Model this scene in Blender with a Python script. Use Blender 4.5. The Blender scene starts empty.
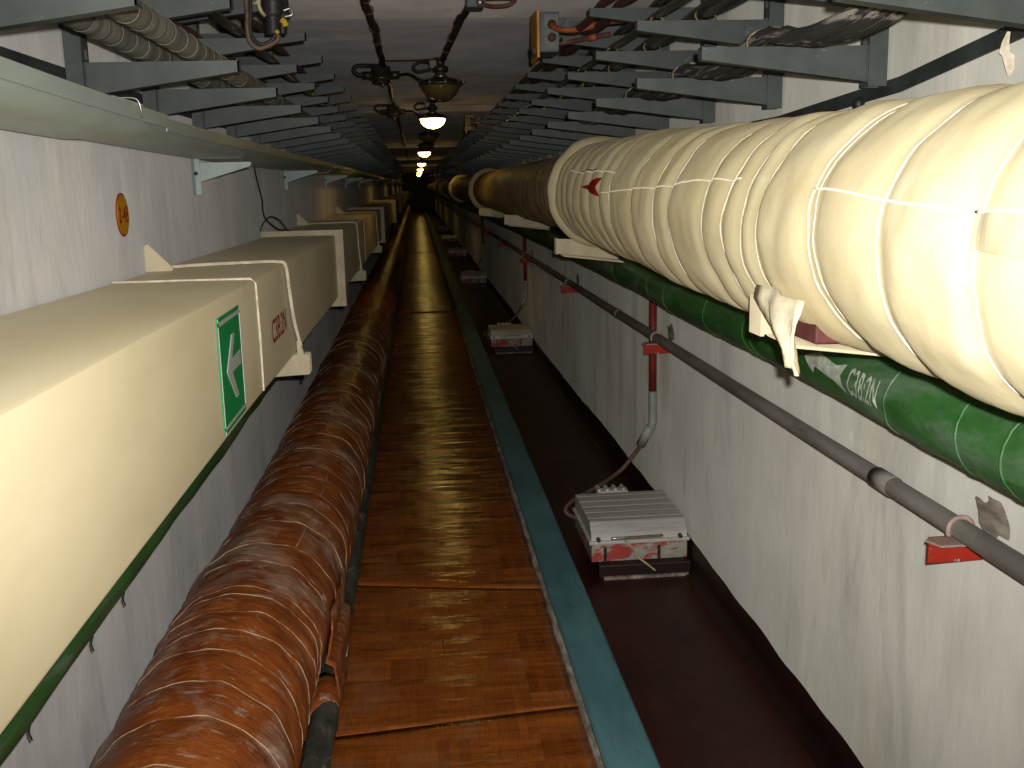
import bpy, bmesh, math, random
from mathutils import Vector, Matrix, noise
random.seed(7)
C = bpy.context.scene.collection
H = 1.6                       # eye height above the walkway; all z below are given relative to the eye
PI = math.pi

# ------------------------------------------------------------------ materials
def new_mat(name):
    m = bpy.data.materials.new(name); m.use_nodes = True
    nt = m.node_tree; nt.nodes.clear()
    out = nt.nodes.new('ShaderNodeOutputMaterial')
    p = nt.nodes.new('ShaderNodeBsdfPrincipled')
    nt.links.new(p.outputs[0], out.inputs[0])
    return m, nt, p

def setin(p, k, v):
    if k in p.inputs: p.inputs[k].default_value = v

class N:
    """tiny node helper"""
    def __init__(s, nt): s.nt = nt; s.co = None
    def coord(s):
        if s.co is None: s.co = s.nt.nodes.new('ShaderNodeTexCoord')
        return s.co.outputs['Object']
    def link(s, a, b):
        if hasattr(a, 'node'): s.nt.links.new(a, b)
        else: b.default_value = a
    def mapped(s, scale):
        m = s.nt.nodes.new('ShaderNodeMapping'); s.nt.links.new(s.coord(), m.inputs[0]); m.inputs['Scale'].default_value = scale
        return m.outputs[0]
    def noise(s, scale, detail=4, rough=.6, dist=0, sc=1):
        n = s.nt.nodes.new('ShaderNodeTexNoise'); s.nt.links.new(s.mapped(scale), n.inputs['Vector'])
        n.inputs['Scale'].default_value = sc; n.inputs['Detail'].default_value = detail
        n.inputs['Roughness'].default_value = rough; n.inputs['Distortion'].default_value = dist
        return n.outputs['Fac']
    def ramp(s, f, lo, hi, a=0, b=1):
        r = s.nt.nodes.new('ShaderNodeMapRange'); s.link(f, r.inputs[0])
        r.inputs[1].default_value = lo; r.inputs[2].default_value = hi; r.inputs[3].default_value = a; r.inputs[4].default_value = b
        return r.outputs[0]
    def mix(s, f, a, b):
        m = s.nt.nodes.new('ShaderNodeMix'); m.data_type = 'RGBA'
        s.link(f, m.inputs[0]); s.link(a, m.inputs[6]); s.link(b, m.inputs[7])
        return m.outputs[2]
    def math(s, op, a, b=0.0):
        m = s.nt.nodes.new('ShaderNodeMath'); m.operation = op
        s.link(a, m.inputs[0]); s.link(b, m.inputs[1])
        return m.outputs[0]
    def bump(s, h, strength, dist, p):
        b = s.nt.nodes.new('ShaderNodeBump'); s.link(h, b.inputs['Height'])
        b.inputs['Strength'].default_value = strength; b.inputs['Distance'].default_value = dist
        s.nt.links.new(b.outputs[0], p.inputs['Normal'])

def c4(c): return (c[0], c[1], c[2], 1.0)
def lin(r, g, b):
    f = lambda v: (v/255/12.92) if v <= 10 else ((v/255+.055)/1.055)**2.4
    return (f(r), f(g), f(b), 1.0)

def mat(name, base, dark=None, scale=(6, 6, 6), lo=.35, hi=.65, rough=.6, metal=0.0, spec=.5, layers=(), bump=0.0, bscale=None, bdist=.01, dr=0.0):
    m, nt, p = new_mat(name); n = N(nt)
    col = base
    if dark is not None: col = n.mix(n.ramp(n.noise(scale), lo, hi), base, dark)
    for (lc, ls, l0, l1, amt) in layers:
        col = n.mix(n.ramp(n.noise(ls, 6, .65, .6), l0, l1, 0, amt), col, lc)
    n.link(col, p.inputs['Base Color'])
    setin(p, 'Roughness', rough); setin(p, 'Metallic', metal); setin(p, 'Specular IOR Level', spec)
    setin(p, 'Diffuse Roughness', dr)
    if bump: n.bump(n.noise(bscale or scale, 6), bump, bdist, p)
    return m

W = {}
W['wall_l'] = mat('whitewashed_concrete_left', lin(222,219,215), lin(194,192,189), (1, 1.0, 1.2), .3, .7, rough=.9, spec=.2, dr=.4,
    layers=[(lin(228,222,212), (3, 2.2, .8), .48, .7, .7), (lin(152,149,146), (2, 3.5, 1.0), .54, .75, .5), (lin(240,237,230), (9, 22, 2.6), .68, .73, .75), (lin(128,124,120), (6, 14, 2.2), .66, .74, .45)],
    bump=.6, bscale=(10, 14, 5), bdist=.008)
W['wall_r'] = mat('whitewashed_concrete_right', lin(226,224,213), lin(194,192,181), (1, 1.0, 1.2), .3, .7, rough=.9, spec=.2, dr=.4,
    layers=[(lin(226,223,210), (4, 2.6, .9), .48, .7, .7), (lin(146,142,130), (3, 3.2, .9), .52, .74, .55), (lin(178,158,122), (3, 3, .9), .6, .74, .4), (lin(238,235,225), (9, 18, 2.6), .67, .73, .65), (lin(112,106,97), (7, 13, 2.0), .66, .74, .5)],
    bump=.6, bscale=(10, 12, 5), bdist=.008)
W['ceil_near'] = mat('ceiling_slab_pale', lin(214,206,198), lin(184,176,170), (1.5, 1.5, 1.5), rough=.9, spec=.2, dr=.6,
    layers=[(lin(150,142,136), (3, 1.2, 3), .55, .75, .5)], bump=.3, bscale=(14, 14, 14), bdist=.006)
W['ceil_far'] = mat('ceiling_slab_grey', lin(188,183,182), lin(158,154,154), (1.5, 1.5, 1.5), rough=.9, spec=.2, dr=.6,
    layers=[(lin(206,202,200), (1.2, 4, 3), .55, .75, .6), (lin(128,122,124), (4, 1.5, 3), .56, .78, .5)], bump=.3, bscale=(14, 14, 14), bdist=.006)
W['floor_dark'] = mat('maroon_floor_paint', lin(62,24,18), lin(40,17,14), (3, 2, 3), rough=.42, spec=.35,
    layers=[(lin(84,40,30), (5, 2, 5), .56, .75, .5)], bump=.35, bscale=(5, 3, 5), bdist=.02)
W['floor_conc'] = mat('dusty_concrete', lin(92,86,80), lin(58,54,52), (5, 5, 5), rough=.9, spec=.2)
W['paint_edge'] = mat('maroon_skirting_paint', lin(44,22,20), lin(30,15,14), (4, 3, 4), rough=.5, spec=.3, bump=.3, bdist=.01)
W['teal'] = mat('teal_kerb_paint', lin(92,136,142), lin(72,112,120), (6, 2, 6), rough=.55, spec=.3,
    layers=[(lin(128,152,146), (30, 8, 30), .62, .72, .5), (lin(60,62,56), (24, 5, 24), .62, .74, .6)], bump=.25, bscale=(20, 8, 20), bdist=.004)
W['dust'] = mat('dusty_mortar', lin(176,166,150), lin(110,100,90), (30, 9, 30), rough=.95, spec=.1, layers=[(lin(70,60,52), (20, 5, 20), .55, .7, .7)])
W['steel'] = mat('grey_rack_paint', lin(80,86,83), lin(64,70,67), (7, 7, 7), rough=.48, spec=.45,
    layers=[(lin(150,156,148), (22, 40, 40), .66, .73, .7), (lin(50,50,46), (16, 30, 30), .62, .75, .6)], bump=.12, bscale=(40, 40, 40), bdist=.002)
W['steel_dark'] = mat('dark_rail_paint', lin(64,70,68), lin(44,48,47), (7, 7, 7), rough=.55, spec=.35)
W['trough'] = mat('grey_green_trough_paint', lin(182,194,184), lin(166,176,166), (5, 2, 8), rough=.4, spec=.5,
    layers=[(lin(178,176,160), (9, 1.5, 14), .55, .72, .6), (lin(112,112,100), (14, 2.5, 20), .62, .75, .5)], bump=.1, bscale=(8, 4, 8), bdist=.004)
W['bracket_pale'] = mat('pale_bracket_paint', lin(186,200,196), lin(164,178,176), (9, 9, 9), rough=.5, spec=.4, layers=[(lin(92,84,76), (30, 30, 30), .64, .74, .7)])
W['cream'] = mat('cream_duct_paint', lin(226,211,174), lin(216,200,160), (2, 1.2, 3), rough=.45, spec=.4, dr=.15,
    layers=[(lin(204,188,150), (4, 1.6, 5), .52, .75, .5), (lin(228,220,196), (14, 5, 14), .66, .75, .6)], bump=.12, bscale=(5, 2.5, 6), bdist=.01)
W['cream_plate'] = mat('cream_steel_paint', lin(220,208,178), lin(204,190,158), (9, 9, 9), rough=.55, spec=.35, dr=.6, layers=[(lin(150,128,96), (26, 26, 26), .66, .74, .6)])
W['cord'] = mat('white_cord', lin(236,226,206), lin(206,192,168), (40, 40, 40), rough=.85, spec=.15, dr=1)
W['white_wrap'] = mat('cream_cloth_wrap', lin(233,219,178), lin(222,207,162), (2.5, 3, 2.5), rough=.62, spec=.3, dr=.15,
    layers=[(lin(206,188,142), (5, 2, 5), .52, .76, .55), (lin(238,230,204), (9, 6, 9), .58, .75, .6)], bump=.25, bscale=(18, 18, 18), bdist=.006)
W['dirty_wrap'] = mat('grimy_cloth_wrap', lin(176,154,114), lin(140,116,82), (6, 9, 6), rough=.6, spec=.35, dr=.1,
    layers=[(lin(104,76,50), (4, 14, 4), .5, .72, .7), (lin(206,186,146), (9, 22, 9), .6, .74, .6)], bump=.3, bscale=(14, 26, 14), bdist=.006)
W['cloth_flap'] = mat('cream_rag_cloth', lin(244,234,206), lin(232,218,182), (12, 12, 12), rough=.8, spec=.2, bump=.4, bscale=(30, 30, 30), bdist=.006)
W['twine'] = mat('pale_twine', lin(150,136,110), lin(110,98,78), (40, 40, 40), rough=.9, spec=.1)
W['rust_block'] = mat('rusty_maroon_block', lin(112,56,52), lin(84,40,38), (20, 20, 20), rough=.7)
W['tape'] = mat('yellowed_tape', lin(236,224,186), lin(228,216,174), (9, 9, 9), rough=.5, spec=.5)
W['brown_wrap'] = mat('brown_plastic_wrap', lin(158,84,34), lin(118,56,22), (4, 3, 4), .35, .65, rough=.34, spec=.5,
    layers=[(lin(192,118,56), (9, 5, 9), .56, .74, .5), (lin(66,32,16), (7, 4, 7), .62, .78, .6), (lin(206,186,164), (4, 3, 4), .5, .72, .55), (lin(214,196,176), (13, 26, 13), .58, .70, .6)],
    bump=.7, bscale=(14, 30, 14), bdist=.012)
W['brown_string'] = mat('dusty_string', lin(196,164,130), lin(124,80,48), (14, 14, 14), .42, .6, rough=.9, spec=.1)
W['black_pipe'] = mat('grimy_black_pipe', lin(84,84,74), lin(50,52,46), (14, 7, 14), rough=.6, spec=.4, layers=[(lin(156,148,132), (22, 10, 22), .54, .68, .7)], bump=.5, bscale=(30, 16, 30), bdist=.006)
W['green'] = mat('green_pipe_paint', lin(60,114,54), lin(46,92,44), (7, 3, 7), rough=.42, spec=.45,
    layers=[(lin(134,152,134), (5, 2.2, 9), .5, .72, .65), (lin(74,150,58), (12, 6, 12), .62, .74, .6), (lin(30,50,30), (9, 4, 9), .6, .78, .5)],
    bump=.5, bscale=(9, 5, 9), bdist=.01)
W['white_paint'] = mat('stencil_white', lin(206,210,196), lin(160,172,150), (40, 40, 40), rough=.7, spec=.2)
W['grey_pipe'] = mat('grey_conduit', lin(138,134,126), lin(104,100,94), (14, 3, 14), rough=.5, spec=.4, layers=[(lin(76,62,52), (20, 5, 20), .6, .74, .6)])
W['red'] = mat('red_paint', lin(170,44,26), lin(140,32,20), (12, 12, 12), rough=.6, spec=.3, layers=[(lin(214,206,192), (16, 16, 16), .6, .66, .9)])
W['red_flat'] = mat('red_stencil', lin(176,34,24), lin(150,26,20), (30, 30, 30), rough=.7, spec=.2)
W['red_pipe'] = mat('maroon_pipe_paint', lin(140,52,44), lin(104,40,36), (20, 20, 8), rough=.5, spec=.4)
W['pink_ring'] = mat('pinkish_clamp', lin(176,150,140), lin(150,120,112), (20, 20, 20), rough=.6)
W['pale_pipe'] = mat('pale_green_pipe', lin(168,176,164), lin(140,148,138), (20, 20, 8), rough=.5)
W['alu'] = mat('cast_aluminium', lin(214,212,202), lin(190,188,178), (3, 26, 3), rough=.5, metal=.15, spec=.5, layers=[(lin(128,124,112), (4, 40, 4), .58, .72, .5)])
W['alu_body'] = mat('grey_box_paint', lin(176,172,158), lin(146,142,130), (12, 12, 12), rough=.6, layers=[(lin(176,40,28), (8, 3, 16), .49, .55, .9)])
W['brown_cable'] = mat('brown_cable', lin(110,84,70), lin(84,62,52), (20, 20, 20), rough=.6)
W['black_rubber'] = mat('black_rubber', lin(30,30,32), lin(46,44,42), (12, 12, 12), rough=.5, spec=.4)
W['dusty_cable'] = mat('dusty_black_cable', lin(50,48,44), lin(36,34,32), (20, 4, 20), rough=.75,
    layers=[(lin(168,162,152), (34, 3.2, 40), .52, .6, .85)])
W['tar_cable'] = mat('dark_tarred_cable', lin(54,50,40), lin(34,30,26), (16, 3, 16), rough=.4, spec=.5, layers=[(lin(104,88,58), (24, 3, 24), .58, .72, .5)])
W['rust_cable'] = mat('rusty_brown_cable', lin(110,62,48), lin(70,42,36), (16, 6, 16), rough=.65)
W['orange_cable'] = mat('orange_brown_cable', lin(176,92,56), lin(140,70,46), (16, 16, 16), rough=.6)
W['yellow_lid'] = mat('yellow_lid_paint', lin(210,150,28), lin(180,122,20), (14, 14, 14), rough=.45, layers=[(lin(110,66,20), (24, 24, 24), .62, .72, .7)])
W['grey_box'] = mat('grey_box_enamel', lin(92,102,106), lin(74,82,86), (14, 14, 14), rough=.5)
W['label_face'] = mat('pale_gland_plate', lin(126,132,124), lin(96,102,96), (20, 20, 20), rough=.6)
W['lamp_metal'] = mat('dark_lamp_metal', lin(92,84,72), lin(66,60,52), (20, 20, 20), rough=.38, metal=.6, spec=.5)
W['bright_metal'] = mat('worn_bright_metal', lin(180,176,166), lin(140,134,124), (30, 30, 30), rough=.3, metal=.8)
W['grey_spiral'] = mat('grey_taped_pipe', lin(138,136,120), lin(92,92,82), (5, 30, 5), rough=.6, layers=[(lin(96,66,48), (7, 4, 7), .56, .7, .7), (lin(190,186,176), (14, 9, 14), .6, .72, .6)])
W['sign_green'] = mat('green_sign_film', lin(14,160,82), lin(12,146,74), (9, 9, 9), rough=.4)
W['sign_white'] = mat('grey_white_sign_film', lin(206,212,204), lin(192,198,190), (9, 9, 9), rough=.4)
W['disc_yellow'] = mat('yellow_disc_paint', lin(216,160,14), lin(196,140,10), (30, 30, 30), rough=.6)
W['yellow_plug'] = mat('yellow_plug', lin(200,164,20), lin(160,124,14), (30, 30, 30), rough=.5)
W['wire_pale'] = mat('pale_wire', lin(196,186,150), lin(150,138,104), (30, 30, 30), rough=.6)

def emit_mat(name, col, strength):
    m, nt, p = new_mat(name)
    setin(p, 'Base Color', (.9, .85, .7, 1)); setin(p, 'Emission Color', c4(col)); setin(p, 'Emission Strength', strength); setin(p, 'Roughness', .3)
    return m
W['lit_glass'] = emit_mat('glowing_lamp_glass', (1.0, .66, .15), 13.0)
def glass_mat():
    m, nt, p = new_mat('amber_lamp_glass')
    nt.nodes.remove(p)
    out = [n for n in nt.nodes if n.type == 'OUTPUT_MATERIAL'][0]
    tr = nt.nodes.new('ShaderNodeBsdfTransparent'); tr.inputs[0].default_value = (.62, .50, .26, 1)
    gl = nt.nodes.new('ShaderNodeBsdfGlossy'); gl.inputs['Roughness'].default_value = .08; gl.inputs[0].default_value = (.9, .85, .7, 1)
    df = nt.nodes.new('ShaderNodeBsdfDiffuse'); df.inputs[0].default_value = lin(150, 128, 72)
    fr = nt.nodes.new('ShaderNodeFresnel'); fr.inputs[0].default_value = 1.5
    a = nt.nodes.new('ShaderNodeMixShader'); a.inputs[0].default_value = .45
    nt.links.new(tr.outputs[0], a.inputs[1]); nt.links.new(df.outputs[0], a.inputs[2])
    b = nt.nodes.new('ShaderNodeMixShader'); nt.links.new(fr.outputs[0], b.inputs[0])
    nt.links.new(a.outputs[0], b.inputs[1]); nt.links.new(gl.outputs[0], b.inputs[2])
    nt.links.new(b.outputs[0], out.inputs[0])
    return m
W['amber_glass'] = glass_mat()

def lino_mat():
    """parquet-print linoleum: square blocks of five strips, every second block turned"""
    m, nt, p = new_mat('parquet_print_linoleum'); n = N(nt)
    sep = nt.nodes.new('ShaderNodeSeparateXYZ'); nt.links.new(n.coord(), sep.inputs[0])
    S = .15
    u = n.math('DIVIDE', sep.outputs[0], S); v = n.math('DIVIDE', sep.outputs[1], S)
    fu, fv = n.math('FLOOR', u), n.math('FLOOR', v)
    par = n.math('FLOORED_MODULO', n.math('ADD', fu, fv), 2.0)
    ru, rv = n.math('SUBTRACT', u, fu), n.math('SUBTRACT', v, fv)
    t = n.math('ADD', n.math('MULTIPLY', ru, par), n.math('MULTIPLY', rv, n.math('SUBTRACT', 1.0, par)))
    st = n.math('FLOOR', n.math('MULTIPLY', t, 5.0))
    comb = nt.nodes.new('ShaderNodeCombineXYZ')
    n.link(fu, comb.inputs[0]); n.link(fv, comb.inputs[1]); n.link(st, comb.inputs[2])
    wn = nt.nodes.new('ShaderNodeTexWhiteNoise'); wn.noise_dimensions = '3D'; nt.links.new(comb.outputs[0], wn.inputs[0])
    comb2 = nt.nodes.new('ShaderNodeCombineXYZ'); n.link(fu, comb2.inputs[0]); n.link(fv, comb2.inputs[1])
    wn2 = nt.nodes.new('ShaderNodeTexWhiteNoise'); wn2.noise_dimensions = '3D'; nt.links.new(comb2.outputs[0], wn2.inputs[0])
    f = n.math('ADD', n.math('MULTIPLY', wn.outputs[0], .55), n.math('MULTIPLY', wn2.outputs[0], .25))
    f = n.math('ADD', f, n.math('MULTIPLY', par, .2))
    col = n.mix(f, lin(158, 88, 32), lin(124, 64, 22))
    g = n.mix(par, n.mix(n.ramp(n.noise((220, 12, 1), 3), .45, .65), (1, 1, 1, 1), (.72, .66, .6, 1)), n.mix(n.ramp(n.noise((12, 220, 1), 3), .45, .65), (1, 1, 1, 1), (.72, .66, .6, 1)))
    mm = nt.nodes.new('ShaderNodeMix'); mm.data_type = 'RGBA'; mm.blend_type = 'MULTIPLY'; mm.inputs[0].default_value = 1
    n.link(col, mm.inputs[6]); n.link(g, mm.inputs[7])
    e = n.math('SUBTRACT', n.math('MULTIPLY', t, 5.0), st)
    edge = n.math('LESS_THAN', e, .07)
    col = n.mix(n.math('MULTIPLY', edge, .35), mm.outputs[2], lin(60, 28, 14))
    col = n.mix(n.ramp(n.noise((4, 2, 4), 6), .54, .76, 0, .35), col, lin(150, 128, 104))
    n.link(col, p.inputs['Base Color'])
    n.link(n.ramp(n.noise((5, 3, 5), 5), .3, .7, .13, .28), p.inputs['Roughness'])
    setin(p, 'Specular IOR Level', .5)
    n.bump(n.math('ADD', n.noise((1.3, 7.0, 1), 2, .5), n.math('MULTIPLY', n.noise((7, 26, 1), 2, .5), .14)), .8, .03, p)
    return m
W['lino'] = lino_mat()

# ------------------------------------------------------------------ mesh builder
class MB:
    def __init__(s): s.v = []; s.f = []; s.sm = []
    def add(s, vs, fs, smooth=False):
        b = len(s.v); s.v += [tuple(q) for q in vs]
        for f in fs: s.f.append(tuple(b+i for i in f)); s.sm.append(smooth)
        return s
    def box(s, x0, x1, y0, y1, z0, z1):
        return s.add([(x0,y0,z0),(x1,y0,z0),(x1,y1,z0),(x0,y1,z0),(x0,y0,z1),(x1,y0,z1),(x1,y1,z1),(x0,y1,z1)],
                     [(3,2,1,0),(4,5,6,7),(0,1,5,4),(1,2,6,5),(2,3,7,6),(3,0,4,7)])
    def hexa(s, p):   # 8 corners ordered like box
        return s.add(p, [(3,2,1,0),(4,5,6,7),(0,1,5,4),(1,2,6,5),(2,3,7,6),(3,0,4,7)])
    def prism(s, poly, a, b, axis):
        def P(u, v, w): return {'x': (w, u, v), 'y': (u, w, v), 'z': (u, v, w)}[axis]
        n = len(poly)
        vs = [P(u, v, a) for u, v in poly] + [P(u, v, b) for u, v in poly]
        fs = [tuple(range(n))[::-1], tuple(range(n, 2*n))] + [(i, (i+1) % n, n+(i+1) % n, n+i) for i in range(n)]
        return s.add(vs, fs)
    def tube(s, pts, r, n=12, cap=True, closed=False):
        pts = [Vector(p) for p in pts]; m = len(pts)
        rf = r if callable(r) else (lambda i: r)
        vs = []; prev = None
        for i in range(m):
            if closed: t = pts[(i+1) % m]-pts[i-1]
            else: t = pts[min(i+1, m-1)]-pts[max(i-1, 0)]
            t.normalize()
            if prev is None:
                a = Vector((0,0,1)) if abs(t.z) < .9 else Vector((1,0,0))
                u = t.cross(a).normalized()
            else:
                u = (prev - t*prev.dot(t)).normalized()
            prev = u; w = t.cross(u); R = rf(i)
            for k in range(n):
                an = 2*PI*k/n; vs.append(pts[i]+u*(R*math.cos(an))+w*(R*math.sin(an)))
        fs = []
        for i in range(m if closed else m-1):
            j = (i+1) % m
            for k in range(n): fs.append((i*n+k, i*n+(k+1) % n, j*n+(k+1) % n, j*n+k))
        if cap and not closed: fs += [tuple(range(n))[::-1], tuple(range((m-1)*n, m*n))]
        return s.add(vs, fs, True)
    def ring(s, cx, y, cz, R, r, n=48, k=8, a0=0, a1=None, f=None):
        """a loop of cord round a pipe that runs along Y"""
        if a1 is None:
            pts = []
            for i in range(n):
                a = 2*PI*i/n; rr = f(y, a) if f else R
                pts.append((cx+rr*math.cos(a), y+(0.006*math.sin(a*2+y*9) if f else 0), cz+rr*math.sin(a)))
            return s.tube(pts, r, k, closed=True)
        pts = [(cx+R*math.cos(a0+(a1-a0)*i/n), y, cz+R*math.sin(a0+(a1-a0)*i/n)) for i in range(n+1)]
        return s.tube(pts, r, k)
    def lathe(s, prof, cx, cy, n=28):
        vs = []
        for (r, z) in prof:
            for k in range(n): vs.append((cx+r*math.cos(2*PI*k/n), cy+r*math.sin(2*PI*k/n), z))
        fs = []
        for i in range(len(prof)-1):
            for k in range(n): fs.append((i*n+k, i*n+(k+1) % n, (i+1)*n+(k+1) % n, (i+1)*n+k))
        fs += [tuple(range(n))[::-1], tuple(range((len(prof)-1)*n, len(prof)*n))]
        return s.add(vs, fs, True)
    def grid(s, rows, smooth=True, wrap=False):
        b = []; m = len(rows[0])
        vs = [p for r in rows for p in r]; fs = []
        for i in range(len(rows)-1):
            for k in range(m if wrap else m-1):
                fs.append((i*m+k, i*m+(k+1) % m, (i+1)*m+(k+1) % m, (i+1)*m+k))
        return s.add(vs, fs, smooth)

ORG = {}
def link(name, mb, m, parent=None, origin=None, bevel=0.0, local=False):
    """ONE mesh object; builder coordinates are eye-relative world ones unless local"""
    me = bpy.data.meshes.new(name)
    if parent is not None: o0 = ORG[parent.name]
    elif origin is not None: o0 = Vector(origin)
    else: o0 = Vector((0, 0, 0))
    if local: vs = mb.v
    else: vs = [(v[0]-o0.x, v[1]-o0.y, v[2]-o0.z) for v in mb.v]
    me.from_pydata(vs, [], mb.f)
    me.polygons.foreach_set('use_smooth', mb.sm)
    bm = bmesh.new(); bm.from_mesh(me); bmesh.ops.recalc_face_normals(bm, faces=bm.faces); bm.to_mesh(bm_me := me); bm.free()
    me.materials.append(m); me.update()
    o = bpy.data.objects.new(name, me); C.objects.link(o)
    if parent is not None: o.parent = parent; ORG[o.name] = ORG[parent.name]
    else: o.location = (o0.x, o0.y, o0.z+H); ORG[o.name] = o0
    if bevel:
        b = o.modifiers.new('edge', 'BEVEL'); b.width = bevel; b.segments = 2; b.limit_method = 'ANGLE'
    return o
def tag(o, label, cat, group=None, kind=None):
    o['label'] = label; o['category'] = cat
    if group: o['group'] = group
    if kind: o['kind'] = kind
    return o
def thing(name, label, cat, loc, group=None):
    o = bpy.data.objects.new(name, None); C.objects.link(o); o.empty_display_size = .05
    o.location = (loc[0], loc[1], loc[2]+H); ORG[o.name] = Vector(loc)
    return tag(o, label, cat, group)
def struct(name, mb, m, bevel=0.0):
    o = link(name, mb, m, bevel=bevel); o['kind'] = 'structure'; return o
def copy_tree(o, loc=None, parent=None, label=None):
    c = o.copy(); C.objects.link(c)
    if parent is not None: c.parent = parent
    if loc is not None: c.location = (loc[0], loc[1], loc[2]+H)
    if label: c['label'] = label
    for ch in list(o.children): copy_tree(ch, None, c)
    return c
def nz(x, y, z): return noise.noise(Vector((x, y, z)))
def smooth_path(pts, sub=8):
    """Catmull-Rom through the points"""
    P = [Vector(p) for p in pts]; P = [P[0]*2-P[1]] + P + [P[-1]*2-P[-2]]; out = []
    for i in range(1, len(P)-2):
        a, b, c, d = P[i-1:i+3]
        for k in range(sub):
            t = k/sub
            out.append(.5*((2*b)+(c-a)*t+(2*a-5*b+4*c-d)*t*t+(3*b-a-3*c+d)*t**3))
    out.append(P[-2]); return out
def text_mesh(s, size, fn, cuts=2, sx=1.0, shear=0.0):
    cu = bpy.data.curves.new('lettering', 'FONT'); cu.body = s; cu.size = size; cu.resolution_u = 4
    cu.offset = size*.012; cu.shear = shear
    ob = bpy.data.objects.new('lettering', cu); C.objects.link(ob)
    dg = bpy.context.evaluated_depsgraph_get(); dg.update()
    me = bpy.data.meshes.new_from_object(ob.evaluated_get(dg))
    bm = bmesh.new(); bm.from_mesh(me); bmesh.ops.triangulate(bm, faces=bm.faces)
    if cuts: bmesh.ops.subdivide_edges(bm, edges=bm.edges, cuts=cuts, use_grid_fill=True)
    xs = [v.co.x for v in bm.verts]; ys = [v.co.y for v in bm.verts]
    x0, x1, y0, y1 = min(xs), max(xs), min(ys), max(ys)
    mb = MB(); bm.verts.index_update()
    vs = [fn((v.co.x-x0)/(x1-x0), (v.co.y-y0)/(y1-y0)) for v in bm.verts]
    mb.add(vs, [tuple(v.index for v in f.verts) for f in bm.faces])
    bm.free(); bpy.data.objects.remove(ob); bpy.data.curves.remove(cu); bpy.data.meshes.remove(me)
    return mb
def poly_patch(poly, fn, cuts=3):
    """flat outline (u,v) laid on a curved surface by fn"""
    bm = bmesh.new(); f = bm.faces.new([bm.verts.new((u, v, 0)) for u, v in poly])
    bmesh.ops.triangulate(bm, faces=[f]); bmesh.ops.subdivide_edges(bm, edges=bm.edges, cuts=cuts, use_grid_fill=True)
    bm.verts.index_update(); mb = MB()
    mb.add([fn(v.co.x, v.co.y) for v in bm.verts], [tuple(v.index for v in f.verts) for f in bm.faces]); bm.free()
    return mb
def lerp(a, b, t): return a+(b-a)*t
def curve_at(tab, y):
    if y <= tab[0][0]: return tab[0][1]
    for (a, va), (b, vb) in zip(tab, tab[1:]):
        if y <= b:
            t = (y-a)/(b-a); t = t*t*(3-2*t); return lerp(va, vb, t)
    return tab[-1][1]
ORD = ['first', 'second', 'third', 'fourth', 'fifth', 'sixth', 'seventh', 'eighth', 'ninth', 'tenth', 'eleventh', 'twelfth', 'thirteenth', 'fourteenth']

# ------------------------------------------------------------------ the setting
XL, XR, ZC = -.90, 1.155, .82
Y0, Y1 = -3.5, 78.0
struct('wall_left', MB().box(XL-.25, XL, Y0, Y1, -1.95, ZC+.25), W['wall_l'])
struct('wall_right', MB().box(XR, XR+.25, Y0, Y1, -1.95, ZC+.25), W['wall_r'])
struct('ceiling', MB().box(XL, XR, Y0, 5.44, ZC, ZC+.25), W['ceil_near'])
struct('ceiling', MB().box(XL, XR, 5.447, Y1, ZC+.004, ZC+.25), W['ceil_far'])
for i, yb in enumerate((11.25, 21.6, 31.9, 42.3)):
    struct('trim_%d' % (i+3), MB().box(XL, XR, yb, yb+.22, ZC-.055, ZC+.003), W['ceil_far'])
struct('floor', MB().prism([(XL, -1.95), (XL, -1.558), (-.402, -1.558), (-.402, -1.606), (.47, -1.606), (.47, -1.71), (XR, -1.71), (XR, -1.95)], Y0, Y1, 'y'), W['floor_dark'])
# teal kerb with a slightly uneven top
rows = []
y = Y0
while y <= Y1:
    w1, w2, h = .004*nz(1, y*1.7, 0), .004*nz(5, y*1.3, 2), .003*nz(9, y*2, 1)
    rows.append([(.456+w1, y, -1.70), (.456+w1, y, -1.583+h), (.464+w1, y, -1.575+h), (.596+w2, y, -1.575+h), (.604+w2, y, -1.583+h), (.604+w2, y, -1.715)])
    y += .12 if y < 10 else .5
struct('trim_1', MB().grid(rows, False), W['teal'])
rows = []
y = Y0
while y <= Y1:
    a = .436+.008*nz(3, y*3, 0); rows.append([(a, y, -1.6055), (a+.004, y, -1.5975), (.4555, y, -1.594+.004*nz(2, y*4, 3)), (.457, y, -1.6055)])
    y += .06 if y < 8 else .5
struct('trim_2', MB().grid(rows, False), W['dust'])
# maroon paint carried a hand's breadth up the right wall with a wavy edge
rows = []
y = Y0
while y <= Y1:
    h = .135+.035*nz(.3, y*.75, 4)+.012*nz(7, y*4, 1)
    rows.append([(XR-.045, y, -1.7095), (XR-.012, y, -1.69), (XR-.004, y, -1.66), (XR-.003, y, -1.71+h), (XR+.004, y, -1.71+h+.003)])
    y += .05 if y < 9 else .4
struct('baseboard_right', MB().grid(rows), W['paint_edge'])
# far end of the tunnel
struct('wall_end', MB().box(XL-.25, XR+.25, Y1, Y1+.2, -1.95, ZC+.25), W['wall_r'])

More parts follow.
